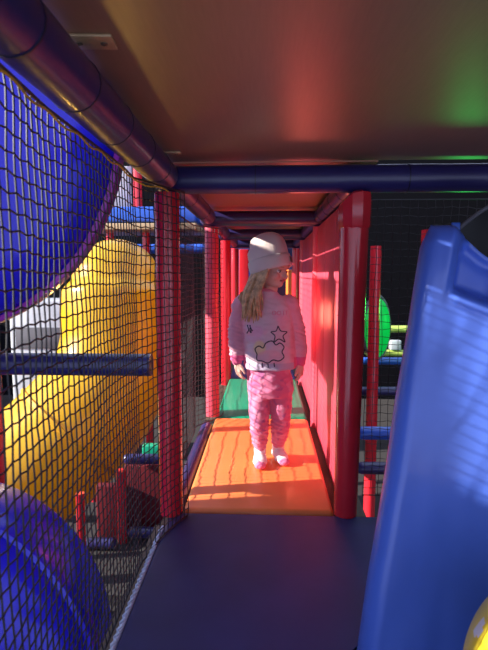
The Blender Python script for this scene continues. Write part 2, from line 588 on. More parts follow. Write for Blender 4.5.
# yellow ball at the lower right
def ball():
    bm = bmesh.new()
    ctr, R = Vector((0.535, 0.74, 0.212)), 0.210
    bmesh.ops.create_uvsphere(bm, u_segments=128, v_segments=80, radius=R)
    bm.transform(Matrix.Translation(ctr))
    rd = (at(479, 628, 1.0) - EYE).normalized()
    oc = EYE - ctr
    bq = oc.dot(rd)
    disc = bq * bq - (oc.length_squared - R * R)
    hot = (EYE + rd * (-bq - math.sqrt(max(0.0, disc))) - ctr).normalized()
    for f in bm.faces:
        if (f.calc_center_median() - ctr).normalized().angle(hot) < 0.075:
            f.material_index = 1  # white highlight painted where the view ray meets the ball
    o = link_mesh('play_ball', bm, [M['ball'], M['ball_highlight']], None, sharp=0)
    tag(o, 'large yellow ball with a painted white highlight on the navy mat at the lower right', 'ball')


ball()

# ------------------------------------------------------------------ blue crawl barrels outside the left netting
def barrel(label, ctr, r, y0, y1, name='crawl_barrel', tp=1.0):
    root = empty(name, (ctr[0], y0, ctr[1] - r), label, 'barrel', None)
    mt = Matrix.Translation((ctr[0], 0, ctr[1])) @ Matrix.Rotation(-PI / 2, 4, 'X')
    prof = [(0.001, y0 - 0.10), (r * 0.35, y0 - 0.093), (r * 0.65, y0 - 0.07), (r * 0.85, y0 - 0.035), (r * 0.955, y0 + 0.0), (r * 0.985, y0 + 0.04),
            (r * 0.99, y0 + 0.13), (r * (1 - 0.085 * tp), (y0 + y1) / 2 + 0.03), (r * (1 - 0.16 * tp), y1 - 0.04), (r * (1 - 0.22 * tp), y1), (0.001, y1 + 0.01)]
    simple('shell', lambda b: add_lathe(b, prof, 64, mt), M['tube_blue'], root)
    simple('rim', lambda b: add_lathe(b, [(r * 0.992, y0 + 0.06), (r * 1.015, y0 + 0.065), (r * 1.02, y0 + 0.09), (r * 1.015, y0 + 0.115), (r * 0.992, y0 + 0.12)], 64, mt, cap=False),
           M['rim_violet'] if tp == 1.0 else M['tube_blue'], root)
    if ctr[1] < 0.5:
        for dx in (-0.3, 0.3):
            simple('foot', lambda b: add_tube(b, [(ctr[0] + dx, (y0 + y1) / 2, FLOOR_Z), (ctr[0] + dx, (y0 + y1) / 2, ctr[1] - 0.8 * r)], 0.05, 12), M['navy'], root)
    return root


YB = 1.36
c1, c2 = at(-82, 128, YB + 0.1), at(-92, 682, YB + 0.1)
b1r, b2r = 205 / FPX * (YB + 0.1), 219 / FPX * (YB + 0.1)
barrel('blue violet barrel at the upper left behind the netting', (c1.x, c1.z), b1r, YB, YB + 0.42)
barrel('blue violet barrel at the lower left behind the netting', (c2.x, c2.z), b2r * 1.01, YB, YB + 0.42, tp=0.55)
cz_top = c2.z + b2r
post('short navy post holding the upper blue barrel above the lower one', c1.x - 0.25, YB + 0.2, c2.z + 0.965 * b2r, c1.z - 0.90 * b1r, 0.05, 0.05, 'navy')
post('red post at the left edge between the two blue barrels', at(-9, 400, 1.835).x, 1.835, FLOOR_Z, 1.35, 0.041, 0.041)

# navy rail crossing behind the net, from the front post outwards
pa = at(158, 365, 1.745)
rail('navy padded rail level behind the netting in front of the yellow slide', (-1.30, 1.745, pa.z), (-0.408, 1.745, pa.z), 0.040, straps=2, rc=0)

# ------------------------------------------------------------------ yellow tube slide
def slide():
    path = smooth_path([at(117, 284, 4.7), at(116, 312, 4.65), at(116, 345, 4.6), at(104, 390, 4.5), at(68, 436, 4.3), at(22, 474, 4.15), at(-30, 500, 4.1), at(-95, 505, 4.1)], 10)
    root = empty('tube_slide', path[-1], 'yellow plastic tube slide curving down behind the left netting', 'slide')
    n = len(path)
    rad = []
    for i in range(n):
        t = i / (n - 1)
        rad.append((0.50 + 0.06 * sstep(0.28, 0.52, t)) * (0.84 + 0.16 * sstep(0, 0.08, t)))
    simple('tube', lambda b: add_tube(b, path, rad, 48, round_cap=6), M['yellow'], root, sharp=60)
    for t in (0.56, 0.78):
        i = int(t * (n - 1))
        d = (path[i + 1] - path[i - 1]).normalized()
        simple('flange', lambda b: add_lathe(b, [(rad[i] * 0.99, -0.022), (rad[i] * 1.035, -0.016), (rad[i] * 1.035, 0.016), (rad[i] * 0.99, 0.022)], 48, axis_mtx(path[i], d), cap=False),
               M['yellow_seam'], root)
    return root


slide()

# ------------------------------------------------------------------ low frame, deck and cabinet beyond the slide
def simple_thing(name, label, cat, lo, hi, m, bev=0.01, group=None):
    bm = bmesh.new()
    add_box(bm, lo, hi, bev, 3)
    return tag(link_mesh(name, bm, m), label, cat, group)


def px_box(x0, y0, x1, y1, Y, th):
    a, b_ = at(x0, y1, Y), at(x1, y0, Y)
    return (a.x, Y, a.z), (b_.x, Y + th, b_.z)


# red low-level platform under the slide
DZ = -0.86
simple('trim_2', lambda b: (add_box(b, (-1.75, 2.55, DZ - 0.06), (-0.46, 3.34, DZ)),
                            add_box(b, (-0.50, 3.25, FLOOR_Z), (-0.46, 3.33, DZ - 0.06)), add_box(b, (-1.75, 3.25, FLOOR_Z), (-1.70, 3.33, DZ - 0.06))),
       M['carpet'])['kind'] = 'structure'
q = at(80, 493, 2.9)
post('short red post below the yellow slide, left of its pair', q.x, 2.9, DZ, q.z, 0.026, 0.026)
q2 = at(121, 470, 3.1)
post('short red post below the yellow slide, right of its pair', q2.x, 3.1, DZ, q2.z, 0.032, 0.032)
rail('low navy rail between the two short red posts under the slide', (q.x + 0.02, 3.00, DZ + 0.045), (q2.x - 0.04, 3.00, DZ + 0.045), 0.034)
a, b_ = at(128, 459, 3.14), at(172, 459, 3.14)
rail('navy rail below the green pad beside the front left post', (a.x, 3.14, a.z), (b_.x, 3.14, b_.z), 0.034)
rail('navy rail at the foot of the red step behind the front left post', (a.x + 0.03, 3.10, at(128, 532, 3.10).z), (b_.x, 3.10, at(128, 532, 3.10).z), 0.036)
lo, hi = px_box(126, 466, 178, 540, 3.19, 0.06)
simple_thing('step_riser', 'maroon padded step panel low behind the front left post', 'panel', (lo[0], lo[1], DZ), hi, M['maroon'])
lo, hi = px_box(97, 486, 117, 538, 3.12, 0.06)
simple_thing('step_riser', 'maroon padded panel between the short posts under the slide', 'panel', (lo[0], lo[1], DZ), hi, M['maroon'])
lo, hi = px_box(142, 446, 178, 457, 3.19, 0.06)
simple_thing('step_pad', 'green padded step top low beside the front left post', 'pad', lo, (hi[0], hi[1], hi[2]), M['green'])

# blue upper deck far left, with its red posts
lo, hi = px_box(96, 206, 196, 222, 6.2, 0.9)
r = empty('upper_deck', ((lo[0] + hi[0]) / 2, 6.5, lo[2]), 'blue padded upper deck far behind the yellow slide', 'deck')
simple('fascia', lambda b: add_box(b, lo, hi, 0.03, 3), M['blue_rail'], r)
simple('board', lambda b: add_box(b, (lo[0] - 0.1, 6.15, lo[2] - 0.10), (hi[0], 7.1, lo[2] - 0.02), 0.01), M['bracket'], r)
for px_ in (110, 146):
    xx = at(px_, 240, 6.6).x
    simple('support', lambda b: add_tube(b, [(xx, 6.6, FLOOR_Z), (xx, 6.6, lo[2] - 0.10)], 0.05, 14), M['red'], r)
for px_, g in ((103, 'left'), (134, 'right')):
    q = at(px_, 200, 6.3)
    post('red post standing on the blue upper deck, %s of the pale panel' % g, q.x, 6.5, hi[2], hi[2] + 0.75, 0.055, 0.055)
lo2, hi2 = px_box(107, 166, 131, 204, 6.6, 0.05)
simple_thing('guard_panel', 'pale grey guard panel standing on the far blue deck', 'panel', (lo2[0], lo2[1], hi[2]), hi2, M['white'])
lo3, hi3 = px_box(100, 240, 205, 249, 7.4, 0.12)
rail('bright blue rail beyond the upper deck', (lo3[0], 7.4, lo3[2]), (hi3[0], 7.4, lo3[2]), 0.07, 'blue_rail')
post('red post behind the yellow slide crossing the white cabinet', at(80, 300, 5.0).x, 5.25, FLOOR_Z, at(80, 262, 5.25).z, 0.045, 0.045)

# white cabinet glimpsed between the blue barrel and the slide
lo, hi = px_box(16, 300, 66, 470, 6.2, 0.6)
r = empty('vending_cabinet', ((lo[0] + hi[0]) / 2, 6.4, FLOOR_Z), 'white boxy cabinet glimpsed between the blue barrel and the yellow slide', 'cabinet')
simple('body', lambda b: add_box(b, (lo[0], lo[1], FLOOR_Z), hi, 0.03, 3), M['white'], r)
simple('display_panel', lambda b: add_box(b, (lo[0] + 0.08, lo[1] - 0.012, hi[2] - 0.62), (hi[0] - 0.08, lo[1] + 0.004, hi[2] - 0.35), 0.004), M['grey'], r)
simple('side_box', lambda b: add_box(b, (hi[0], lo[1] + 0.1, FLOOR_Z), (hi[0] + 0.3, lo[1] + 0.5, hi[2] - 0.15), 0.02), M['grey'], r)

# added platform, unseen left of the picture, shading the upper half of the walkway
r = empty('upper_deck', (-1.75, 2.3, FLOOR_Z), 'added sun-blocking platform on red posts, unseen left of the netting', 'deck')
simple('fascia', lambda b: add_box(b, (-1.80, 1.82, 1.25), (-1.66, 2.95, 1.735), 0.03, 3), M['blue_rail'], r)
for yy in (2.53, 2.90):
    simple('support', lambda b: add_tube(b, [(-1.72, yy, FLOOR_Z), (-1.72, yy, 1.25)], 0.043, 14), M['red'], r)

r = empty('sun_block_pad', (-1.72, 0.6, FLOOR_Z), 'added navy pads blocking the sun, unseen left of the front mat', 'panel')  # added unseen pads; their heights set where sun reaches mat, panel and ball
for (ya, yb, zt) in ((-0.60, 0.28, 1.22), (0.284, 0.60, 1.52), (0.72, 1.08, 2.55), (1.084, 1.53, 2.55)):
    simple('pad', lambda b: add_box(b, (-2.20, ya, FLOOR_Z), (-2.10, yb, zt), 0.02), M['navy'], r)


def sloped_pad(b):
    # added pad between low and tall ones; slanted edge shapes the sun patch
    out = [(0.604, FLOOR_Z), (0.716, FLOOR_Z), (0.716, 2.55), (0.69, 2.55), (0.672, 1.89), (0.624, 1.64), (0.612, 1.52), (0.604, 1.52)]
    f = [b.verts.new((-2.10, y, z)) for y, z in out]
    k = [b.verts.new((-2.20, y, z)) for y, z in out]
    n = len(out)
    b.faces.new(f)
    b.faces.new(k[::-1])
    for i in range(n):
        b.faces.new((f[i], k[i], k[(i + 1) % n], f[(i + 1) % n]))


simple('sun_trim_pad', sloped_pad, M['navy'], r)

# ------------------------------------------------------------------ dark opening on the right
q = at(376, 246, 3.7)
post('slim red post in the dark opening right of the glossy post', q.x, 3.7, FLOOR_Z, q.z, 0.045, 0.040, name='padded_post')
q = at(377, 328, 4.3)
r = empty('signal_lamp', (q.x, 4.3, FLOOR_Z), 'glowing round green lamp behind the slim red post', 'lamp')
mt = axis_mtx((q.x, 4.3, q.z), (0, -1, 0))
def lens(b):
    add_lathe(b, [(0.001, 0.10), (0.08, 0.085), (0.13, 0.05), (0.15, 0.0)], 32, mt @ Matrix.Diagonal((0.75, 1.75, 1, 1)))
simple('lens', lens, M['green_lamp'], r)
simple('housing', lambda b: add_lathe(b, [(0.155, 0.01), (0.165, -0.02), (0.15, -0.12), (0.02, -0.14)], 32, mt @ Matrix.Diagonal((0.75, 1.75, 1, 1))), M['grey'], r)
simple('stand', lambda b: add_tube(b, [(q.x, 4.40, FLOOR_Z), (q.x, 4.40, q.z - 0.1)], 0.03, 12), M['grey'], r)

for (x0, x1, py, Y, mm, lab) in ((383, 412, 329, 5.0, 'lime', 'lime padded rail high in the dark opening on the right'),
                                 (368, 412, 353, 5.2, 'lime', 'lime padded rail behind the small white box on the right'),
                                 (362, 412, 361, 4.6, 'blue_rail', 'bright blue rail in the dark opening on the right'),
                                 (362, 420, 391, 3.9, 'navy', 'navy rail crossing the slim red post on the right'),
                                 (362, 412, 433, 3.0, 'blue_rail', 'blue rail low behind the glossy red post'),
                                 (362, 412, 468, 3.2, 'navy', 'dark navy rail lowest in the opening on the right')):
    a, b_ = at(x0, py, Y), at(x1, py, Y)
    rail(lab, (a.x, Y, a.z), (b_.x + 0.4, Y, b_.z), 0.035 if Y > 3.5 else 0.04, mm)
lo, hi = px_box(387, 343, 398, 352, 5.3, 0.12)
cb = at(390, 353, 5.2).z + 0.035
simple_thing('control_box', 'small white box on the rails of the dark opening on the right', 'box', (lo[0], 5.16, cb), (hi[0], 5.24, cb + 0.10), M['white'])
# red edge tab beside the blue panel
q = at(430, 230, 2.5)
post('red post barely showing beside the top of the blue panel', q.x, 2.5, FLOOR_Z, q.z, 0.04, 0.04)

# ------------------------------------------------------------------ far end of the walkway
q = at(296, 285, 6.0)
r = empty('foam_roller', (q.x, 6.0, -0.06), 'bright orange upright foam roller at the end of the walkway', 'roller')
simple('sleeve', lambda b: add_tube(b, [(q.x - 0.02, 6.0, -0.06), (q.x - 0.02, 6.0, q.z + 0.18)], 0.10, 20), M['orange_roll'], r)
simple('axle', lambda b: add_tube(b, [(q.x - 0.02, 6.0, q.z + 0.18), (q.x - 0.02, 6.0, CZ)], 0.03, 12), M['navy'], r)
simple_thing('end_panel', 'dark blue padded panel closing the far end of the walkway', 'panel', (-0.40, 6.25, -0.06), (0.44, 6.30, CZ), M['mat_navy'])
q = at(246, 266, 5.9)
simple_thing('padded_block', 'small bright blue pad on the end panel behind the beanie', 'block', (q.x - 0.05, 6.12, -0.06), (q.x + 0.05, 6.19, 1.1), M['blue_rail'])
simple_thing('padded_block', 'red upright pad left of the end panel behind the hair', 'block', (-0.31, 5.75, -0.06), (-0.20, 5.83, 1.18), M['red'])

# ------------------------------------------------------------------ the girl
GY = 2.31


def G(px, py, dy=0.0):
    p = at(px, py, GY)
    return Vector((p.x, GY + dy, p.z))


def fuse(name, bm, voxel, material, parent, smooth_it=6, disp=None, keep=None):
    me = bpy.data.meshes.new('tmp_' + name)
    bmesh.ops.recalc_face_normals(bm, faces=bm.faces[:])
    bm.to_mesh(me)
    bm.free()
    o = bpy.data.objects.new('tmp_' + name, me)
    C.objects.link(o)
    r = o.modifiers.new('r', 'REMESH')
    r.mode = 'VOXEL'
    r.voxel_size = voxel
    r.use_smooth_shade = True
    if smooth_it:
        s = o.modifiers.new('s', 'SMOOTH')
        s.iterations = smooth_it
        s.factor = 0.5
    bpy.context.view_layer.update()
    ev = o.evaluated_get(bpy.context.evaluated_depsgraph_get())
    m2 = bpy.data.meshes.new_from_object(ev)
    bpy.data.objects.remove(o)
    b = bmesh.new()
    b.from_mesh(m2)
    if disp:
        b.normal_update()
        for v, d in [(v, disp(v.co, v.normal)) for v in b.verts]:
            v.co += d
    out = link_mesh(name, b, material, parent, sharp=0)
    return out


def ell(bm, c, r, rot=None, seg=24):
    b2 = bmesh.new()
    bmesh.ops.create_uvsphere(b2, u_segments=seg, v_segments=seg // 2 + 2, radius=1)
    mt = Matrix.Translation(Vector(c)) @ (rot.to_4x4() if rot else Matrix.Identity(4)) @ Matrix.Diagonal((r[0], r[1], r[2], 1))
    b2.transform(mt)
    merge(bm, b2)


def limb(bm, pts, rad, n=6, seg=18, caps=3):
    pts = [Vector(p) for p in pts]
    path = smooth_path(pts, n)
    rr = []
    for i in range(len(pts) - 1):
        for k in range(n):
            t = k / n
            a, b_ = rad[i], rad[i + 1]
            rr.append(tuple(x + (y - x) * t for x, y in zip(a, b_)) if isinstance(a, tuple) else a + (b_ - a) * t)
    rr.append(rad[-1])
    if isinstance(rr[0], tuple):
        add_tube(bm, path, rr, seg)
    else:
        add_tube(bm, path, rr, seg, round_cap=caps)


def vcol_mat(name, rough=0.75, sub=0.0, sheen=0.0, bump=0.0, bscale=200):
    """cloth or skin whose pattern is held per vertex of its own part"""
    m, nt, b = new_mat(name)
    a = nt.nodes.new('ShaderNodeVertexColor')
    a.layer_name = 'Col'
    nt.links.new(a.outputs['Color'], b.inputs['Base Color'])
    b.inputs['Roughness'].default_value = rough
    b.inputs['Sheen Weight'].default_value = sheen
    if sub:
        b.inputs['Subsurface Weight'].default_value = sub
        b.inputs['Subsurface Radius'].default_value = (0.010, 0.004, 0.002)
        b.inputs['Subsurface Scale'].default_value = 0.6
    if bump:
        tc = nt.nodes.new('ShaderNodeTexCoord')
        n = nt.nodes.new('ShaderNodeTexNoise')
        n.inputs['Scale'].default_value = bscale
        bp = nt.nodes.new('ShaderNodeBump')
        bp.inputs['Strength'].default_value = bump
        bp.inputs['Distance'].default_value = 0.004
        nt.links.new(tc.outputs['Object'], n.inputs['Vector'])
        nt.links.new(n.outputs['Fac'], bp.inputs['Height'])
        nt.links.new(bp.outputs['Normal'], b.inputs['Normal'])
    return m


def paint(o, fn):
    me = o.data
    ca = me.color_attributes.new('Col', 'FLOAT_COLOR', 'POINT')
    buf = []
    for v in me.vertices:
        buf.extend(fn(v.co, v.normal))
    ca.data.foreach_set('color', buf)


def lerpc(a, b_, t):
    return tuple(x + (y - x) * t for x, y in zip(a, b_))


girl = empty('person', G(268, 468), 'small girl in a cream beanie and pink outfit walking on the orange mat', 'person')

# joints, read off her pose: walking, her right arm hanging on the photo's left, head turned to her left
hipR, kneeR, ankR = G(259, 388, 0.0), G(259.5, 422, -0.035), G(260, 455, 0.005)
hipL, kneeL, ankL = G(282, 388, 0.0), G(280.5, 423, -0.005), G(278.5, 454, 0.05)
for p in (ankR, ankL):
    p.z = 0.062
ankR.z += 0.0
shR, elR, wrR = G(241.5, 302.5, 0.0), G(235.5, 331, 0.02), G(237, 360, -0.01)
shL, elL, wrL = G(290, 304, 0.01), G(298.5, 334, 0.035), G(300.5, 362, 0.01)
neck0, neck1 = G(268, 300, 0.01), G(271, 284, 0.0)
HC = G(272.0, 267, -0.005)                       # centre of the skull
TURN = math.radians(52)
HR = Matrix.Rotation(TURN, 3, 'Z') @ Matrix.Rotation(math.radians(9), 3, 'X') @ Matrix.Rotation(math.radians(4), 3, 'Y')
# head frame: -y is where the face looks, x is her left, z up


def H(x, y, z):
    return HC + HR @ Vector((x, y, z))


# ---- body: one continuous surface from head to feet
bm = bmesh.new()
ell(bm, H(0, 0.012, 0.022), (0.068, 0.082, 0.074), HR)                     # skull
ell(bm, H(0, -0.020, -0.028), (0.054, 0.056, 0.062), HR)                   # face
ell(bm, H(0, -0.050, -0.068), (0.024, 0.022, 0.018), HR)                   # chin
ell(bm, H(0, -0.030, -0.055), (0.040, 0.040, 0.034), HR)                   # jaw
for s in (-1, 1):
    ell(bm, H(0.030 * s, -0.050, -0.034), (0.022, 0.021, 0.021), HR)       # cheeks
    ell(bm, H(0.069 * s, 0.012, -0.014), (0.010, 0.018, 0.024), HR)        # ears
limb(bm, [H(0, -0.066, -0.006), H(0, -0.076, -0.020), H(0, -0.085, -0.030)], [0.008, 0.009, 0.0105], 3, 12)   # nose
ell(bm, H(0.008, -0.076, -0.031), (0.007, 0.008, 0.006), HR)
ell(bm, H(-0.008, -0.076, -0.031), (0.007, 0.008, 0.006), HR)
ell(bm, H(0, -0.0715, -0.048), (0.017, 0.009, 0.0055), HR)                 # lips
ell(bm, H(0, -0.0695, -0.055), (0.014, 0.009, 0.0055), HR)
ell(bm, H(0, -0.058, 0.010), (0.045, 0.022, 0.016), HR)                    # brow
limb(bm, [neck0, neck1, H(0, 0.01, -0.03)], [0.036, 0.033, 0.034], 4)
tors = [(268, 392, 0.085, 0.060), (268, 372, 0.098, 0.068), (268, 345, 0.094, 0.066), (267, 322, 0.103, 0.068), (266.5, 306, 0.112, 0.062), (267, 297, 0.080, 0.050), (268, 292, 0.042, 0.040)]
limb(bm, [G(t[0], t[1], 0.008) for t in tors], [(t[2], t[3]) for t in tors], 4, 28)
for a, b_, c in ((shR, elR, wrR), (shL, elL, wrL)):
    limb(bm, [a, a.lerp(b_, 0.5), b_, b_.lerp(c, 0.5), c], [0.034, 0.030, 0.026, 0.024, 0.019], 4)
for a, b_, c in ((hipR, kneeR, ankR), (hipL, kneeL, ankL)):
    limb(bm, [a, a.lerp(b_, 0.5), b_, b_.lerp(c, 0.4), c], [0.048, 0.044, 0.036, 0.034, 0.024], 4)


def foot(bm, ank, d, heel_up, r=1.0):
    d = Vector(d).normalized()
    s = d.cross(Vector((0, 0, 1)))
    heel = ank - d * 0.022 + Vector((0, 0, -0.034 + heel_up))
    ball_ = ank + d * 0.052 + Vector((0, 0, -0.040))
    toe = ank + d * 0.090 + Vector((0, 0, -0.043))
    limb(bm, [heel, ank.lerp(ball_, 0.5) + Vector((0, 0, -0.008)), ball_, toe], [(0.024 * r, 0.024 * r), (0.027 * r, 0.026 * r), (0.031 * r, 0.021 * r), (0.020 * r, 0.014 * r)], 4, 18)
    ell(bm, heel, (0.024 * r, 0.024 * r, 0.024 * r))
    ell(bm, toe, (0.024 * r, 0.022 * r, 0.0155 * r))
    limb(bm, [ank + Vector((0, 0, 0.05)), ank, heel + d * 0.02], [0.025 * r, 0.026 * r, 0.024 * r], 4)


dR, dL = Vector((0.02, -1, 0)), Vector((0.30, -1, 0))
foot(bm, ankR, dR, 0.0)
foot(bm, ankL, dL, 0.0)


def hand(bm, wr, down, palm_n, thumb_side, sc=1.0):
    """wr wrist, down = finger direction, palm_n = the way the palm faces, thumb_side = unit vector to the thumb edge"""
    down, palm_n = down.normalized(), palm_n.normalized()
    side = down.cross(palm_n).normalized()
    if side.dot(thumb_side) < 0:
        side = -side
    P = lambda d, s, n: wr + (down * d + side * s + palm_n * n) * sc
    limb(bm, [P(-0.012, 0, 0), P(0.004, 0, 0), P(0.022, 0.001, 0), P(0.046, 0.001, 0.001)],
         [0.0155 * sc, 0.0155 * sc, 0.0165 * sc, 0.0140 * sc], 3)
    for s in (-0.015, 0.015):
        limb(bm, [P(0.012, s * 0.6, 0), P(0.046, s * 0.95, 0.001)], [0.0105 * sc, 0.0090 * sc], 3, 12)
    for s, ln, curl, fan in ((0.0185, 0.036, 0.9, 0.10), (0.0065, 0.041, 1.0, 0.03), (-0.0060, 0.038, 1.15, -0.05), (-0.0180, 0.029, 1.3, -0.14)):
        p = P(0.044, s, 0.001)
        pts = [P(0.034, s, 0.001), p]
        ang = 0.20 * curl
        for seg_ in (0.44, 0.32, 0.24):
            dirv = down * math.cos(ang) + palm_n * math.sin(ang) + side * fan
            p = p + dirv * ln * seg_ * sc
            pts.append(p)
            ang += 0.48 * curl
        limb(bm, pts, [0.0062 * sc, 0.0060 * sc, 0.0055 * sc, 0.0051 * sc, 0.0046 * sc], 3, 12)
    limb(bm, [P(0.006, 0.010, 0.004), P(0.020, 0.022, 0.009), P(0.036, 0.029, 0.014), P(0.050, 0.030, 0.019)],
         [0.0085 * sc, 0.0080 * sc, 0.0066 * sc, 0.0052 * sc], 4, 12)


hand(bm, wrR + Vector((0.001, 0, -0.012)), Vector((0.16, -0.10, -1)), Vector((0.75, 0.35, 0.0)), Vector((0.25, -1, 0)))
hand(bm, wrL + Vector((0.0, 0, -0.012)), Vector((0.02, -0.05, -1)), Vector((-1, 0.25, 0.0)), Vector((-0.2, -1, 0)))

skin = vcol_mat('fair_skin', 0.5, sub=0.15)
body = fuse('body', bm, 0.0026, skin, girl, 3)


def skin_col(p, n):
    base = (0.70, 0.42, 0.33)
    q = HR.transposed() @ (p - HC)
    c = base
    if q.z > -0.12 and q.length < 0.14:
        ck = min(math.hypot(q.x - 0.034, (q.z + 0.034)), math.hypot(q.x + 0.034, (q.z + 0.034)))
        if q.y < -0.02:
            c = lerpc(c, (0.78, 0.30, 0.26), 0.5 * (1 - sstep(0.006, 0.026, ck)))
            lip = ((q.x / 0.018) ** 2 + ((q.z + 0.0515) / 0.0085) ** 2)
            if q.y < -0.058:
                c = lerpc(c, (0.58, 0.14, 0.15), 0.85 * (1 - sstep(0.7, 1.2, lip)))
                if abs(q.z + 0.0515) < 0.0011 and abs(q.x) < 0.017:
                    c = (0.22, 0.05, 0.05)
            for s in (-1, 1):
                br = math.hypot((q.x - s * 0.026) / 0.016, (q.z - 0.008 - 0.002 * abs(q.x)) / 0.003)
                c = lerpc(c, (0.30, 0.18, 0.10), 0.7 * (1 - sstep(0.6, 1.2, br)))
    return (*c, 1)


paint(body, skin_col)
M['eye_white'] = mat('eye_white', (0.80, 0.78, 0.76, 1), 0.15, 0.5, var=0.0)
M['iris'] = mat('blue_grey_iris', (0.10, 0.14, 0.17, 1), 0.1, 0.5, var=0.1)
M['lash'] = mat('brown_lash', (0.10, 0.055, 0.03, 1), 0.6)
for s in (-1, 1):
    ec = H(0.026 * s, -0.0585, -0.0125)
    bm = bmesh.new()
    ell(bm, ec, (0.0115, 0.0115, 0.0085), HR)
    look = (HR @ Vector((0.10, -1, -0.22))).normalized()
    for f in bm.faces:
        if (f.calc_center_median() - ec).normalized().angle(look) < 0.62:
            f.material_index = 1
    e = link_mesh('eye', bm, [M['eye_white'], M['iris']], girl, sharp=0)
    simple('eyelashes', lambda b: add_tube(b, smooth_path([H(0.026 * s - 0.0125, -0.0650, -0.0105), H(0.026 * s, -0.0712, -0.0060), H(0.026 * s + 0.0125, -0.0650, -0.0105)], 5), 0.0013, 6), M['lash'], girl)

# ---- trousers
bm = bmesh.new()
pt = [(269, 362, 0.104, 0.076), (269, 372, 0.104, 0.076), (269.5, 380, 0.106, 0.079), (270.5, 390, 0.106, 0.080), (271, 396, 0.100, 0.074)]
limb(bm, [G(t[0], t[1], 0.006) for t in pt], [(t[2], t[3]) for t in pt], 4, 30)
for a, b_, c, s in ((hipR, kneeR, ankR, 1), (hipL, kneeL, ankL, -1)):
    top = a + Vector((0, 0, 0.03))
    cuff = b_.lerp(c, 0.86)
    cuff.z = 0.085
    limb(bm, [top, a, a.lerp(b_, 0.5), b_, b_.lerp(c, 0.45), b_.lerp(cuff, 0.9), cuff], [0.052, 0.054, 0.050, 0.0445, 0.040, 0.033, 0.030], 5, 24)


def cloth_disp(amp, scale, knees=(), stretch=(1, 1, 2.2)):
    def f(p, n):
        q = Vector((p.x * scale * stretch[0], p.y * scale * stretch[1], p.z * scale * stretch[2]))
        a = noise.noise(q) * amp + noise.noise(q * 2.3 + Vector((3, 1, 2))) * amp * 0.5
        for k, w in knees:
            d = (p - k).length
            a += 0.0045 * math.exp(-(d / 0.05) ** 2) * math.sin((p.z + 0.35 * p.x) * 330) * w
        return n * a
    return f


trousers_m = vcol_mat('pink_jersey_trousers', 0.85, sheen=0.3, bump=0.2, bscale=260)
tr = fuse('trousers', bm, 0.0042, trousers_m, girl, 4, cloth_disp(0.0055, 16, [(kneeR, 1), (kneeL, 1), (ankR + Vector((0, 0, 0.05)), 0.8), (ankL + Vector((0, 0, 0.05)), 0.8)]))


def tr_col(p, n):
    c = (0.70, 0.17, 0.31)
    v = noise.noise(p * 42)
    v2 = noise.noise(p * 30 + Vector((7, 3, 1)))
    c = lerpc(c, (0.38, 0.10, 0.30), 0.65 * sstep(0.26, 0.40, v))
    c = lerpc(c, (0.80, 0.34, 0.48), 0.5 * sstep(0.22, 0.34, v2))
    return (*c, 1)


paint(tr, tr_col)

# ---- socks
def sock(ank, d, label=None):
    bm = bmesh.new()
    foot(bm, ank, d, 0.0, 1.13)
    limb(bm, [ank + Vector((0, 0, 0.055)), ank + Vector((0, 0, 0.02))], [0.029, 0.030], 3)
    zmin = min(v.co.z for v in bm.verts)
    o = fuse('sock', bm, 0.0035, vcol_mat('white_knit_sock', 0.9, sheen=0.2, bump=0.3, bscale=400), girl, 3)
    d = Vector(d).normalized()
    for v in o.data.vertices:                     # soles settle flat on the mat
        v.co.z = max(v.co.z, 0.0015)

    def col(p, n):
        t = (p - ank).dot(d)
        c = (0.84, 0.78, 0.80)
        toe = sstep(0.082, 0.090, t + 0.35 * max(0, 0.022 - p.z))
        c = lerpc(c, (0.80, 0.14, 0.36), toe * 0.9)
        if p.z < 0.010:
            c = lerpc(c, (0.80, 0.18, 0.40), 0.8)
        return (*c, 1)
    paint(o, col)


sock(ankR, dR)
sock(ankL, dL)

# ---- sweater
bm = bmesh.new()
sw = [(270, 368, 0.122, 0.090), (270, 362, 0.122, 0.090), (269.5, 352, 0.120, 0.090), (268.5, 335, 0.116, 0.088), (267.5, 320, 0.118, 0.086), (266.5, 308, 0.120, 0.078), (266.5, 300, 0.104, 0.066), (267, 293, 0.062, 0.052), (268, 289, 0.047, 0.045)]
limb(bm, [G(t[0], t[1], 0.006) for t in sw], [(t[2], t[3]) for t in sw], 5, 36)
for a, b_, c in ((shR, elR, wrR), (shL, elL, wrL)):
    limb(bm, [a + Vector((0.02 if a is shR else -0.02, 0, 0.004)), a, a.lerp(b_, 0.5), b_, b_.lerp(c, 0.55), b_.lerp(c, 0.84), c],
         [0.036, 0.039, 0.040, 0.038, 0.036, 0.031, 0.0265], 5, 22)
sweater_m = vcol_mat('pink_sweatshirt', 0.9, sheen=0.3, bump=0.25, bscale=300)
swt = fuse('sweater', bm, 0.0042, sweater_m, girl, 5, cloth_disp(0.006, 13, [(elR, 1.0), (elL, 1.0), (wrR + Vector((0, 0, 0.04)), 0.7)]))
hemz, cufz = G(268, 361).z, (wrR.z + 0.022)


def pix(p):
    """front-view coordinates on her, in the units her pose was measured in"""
    k = GY / FPX
    return 266 + p.x / k, 275 - (p.z - 0.89) / k


M_front = (0.68, 0.52, 0.60)
M_pink = (0.76, 0.36, 0.46)


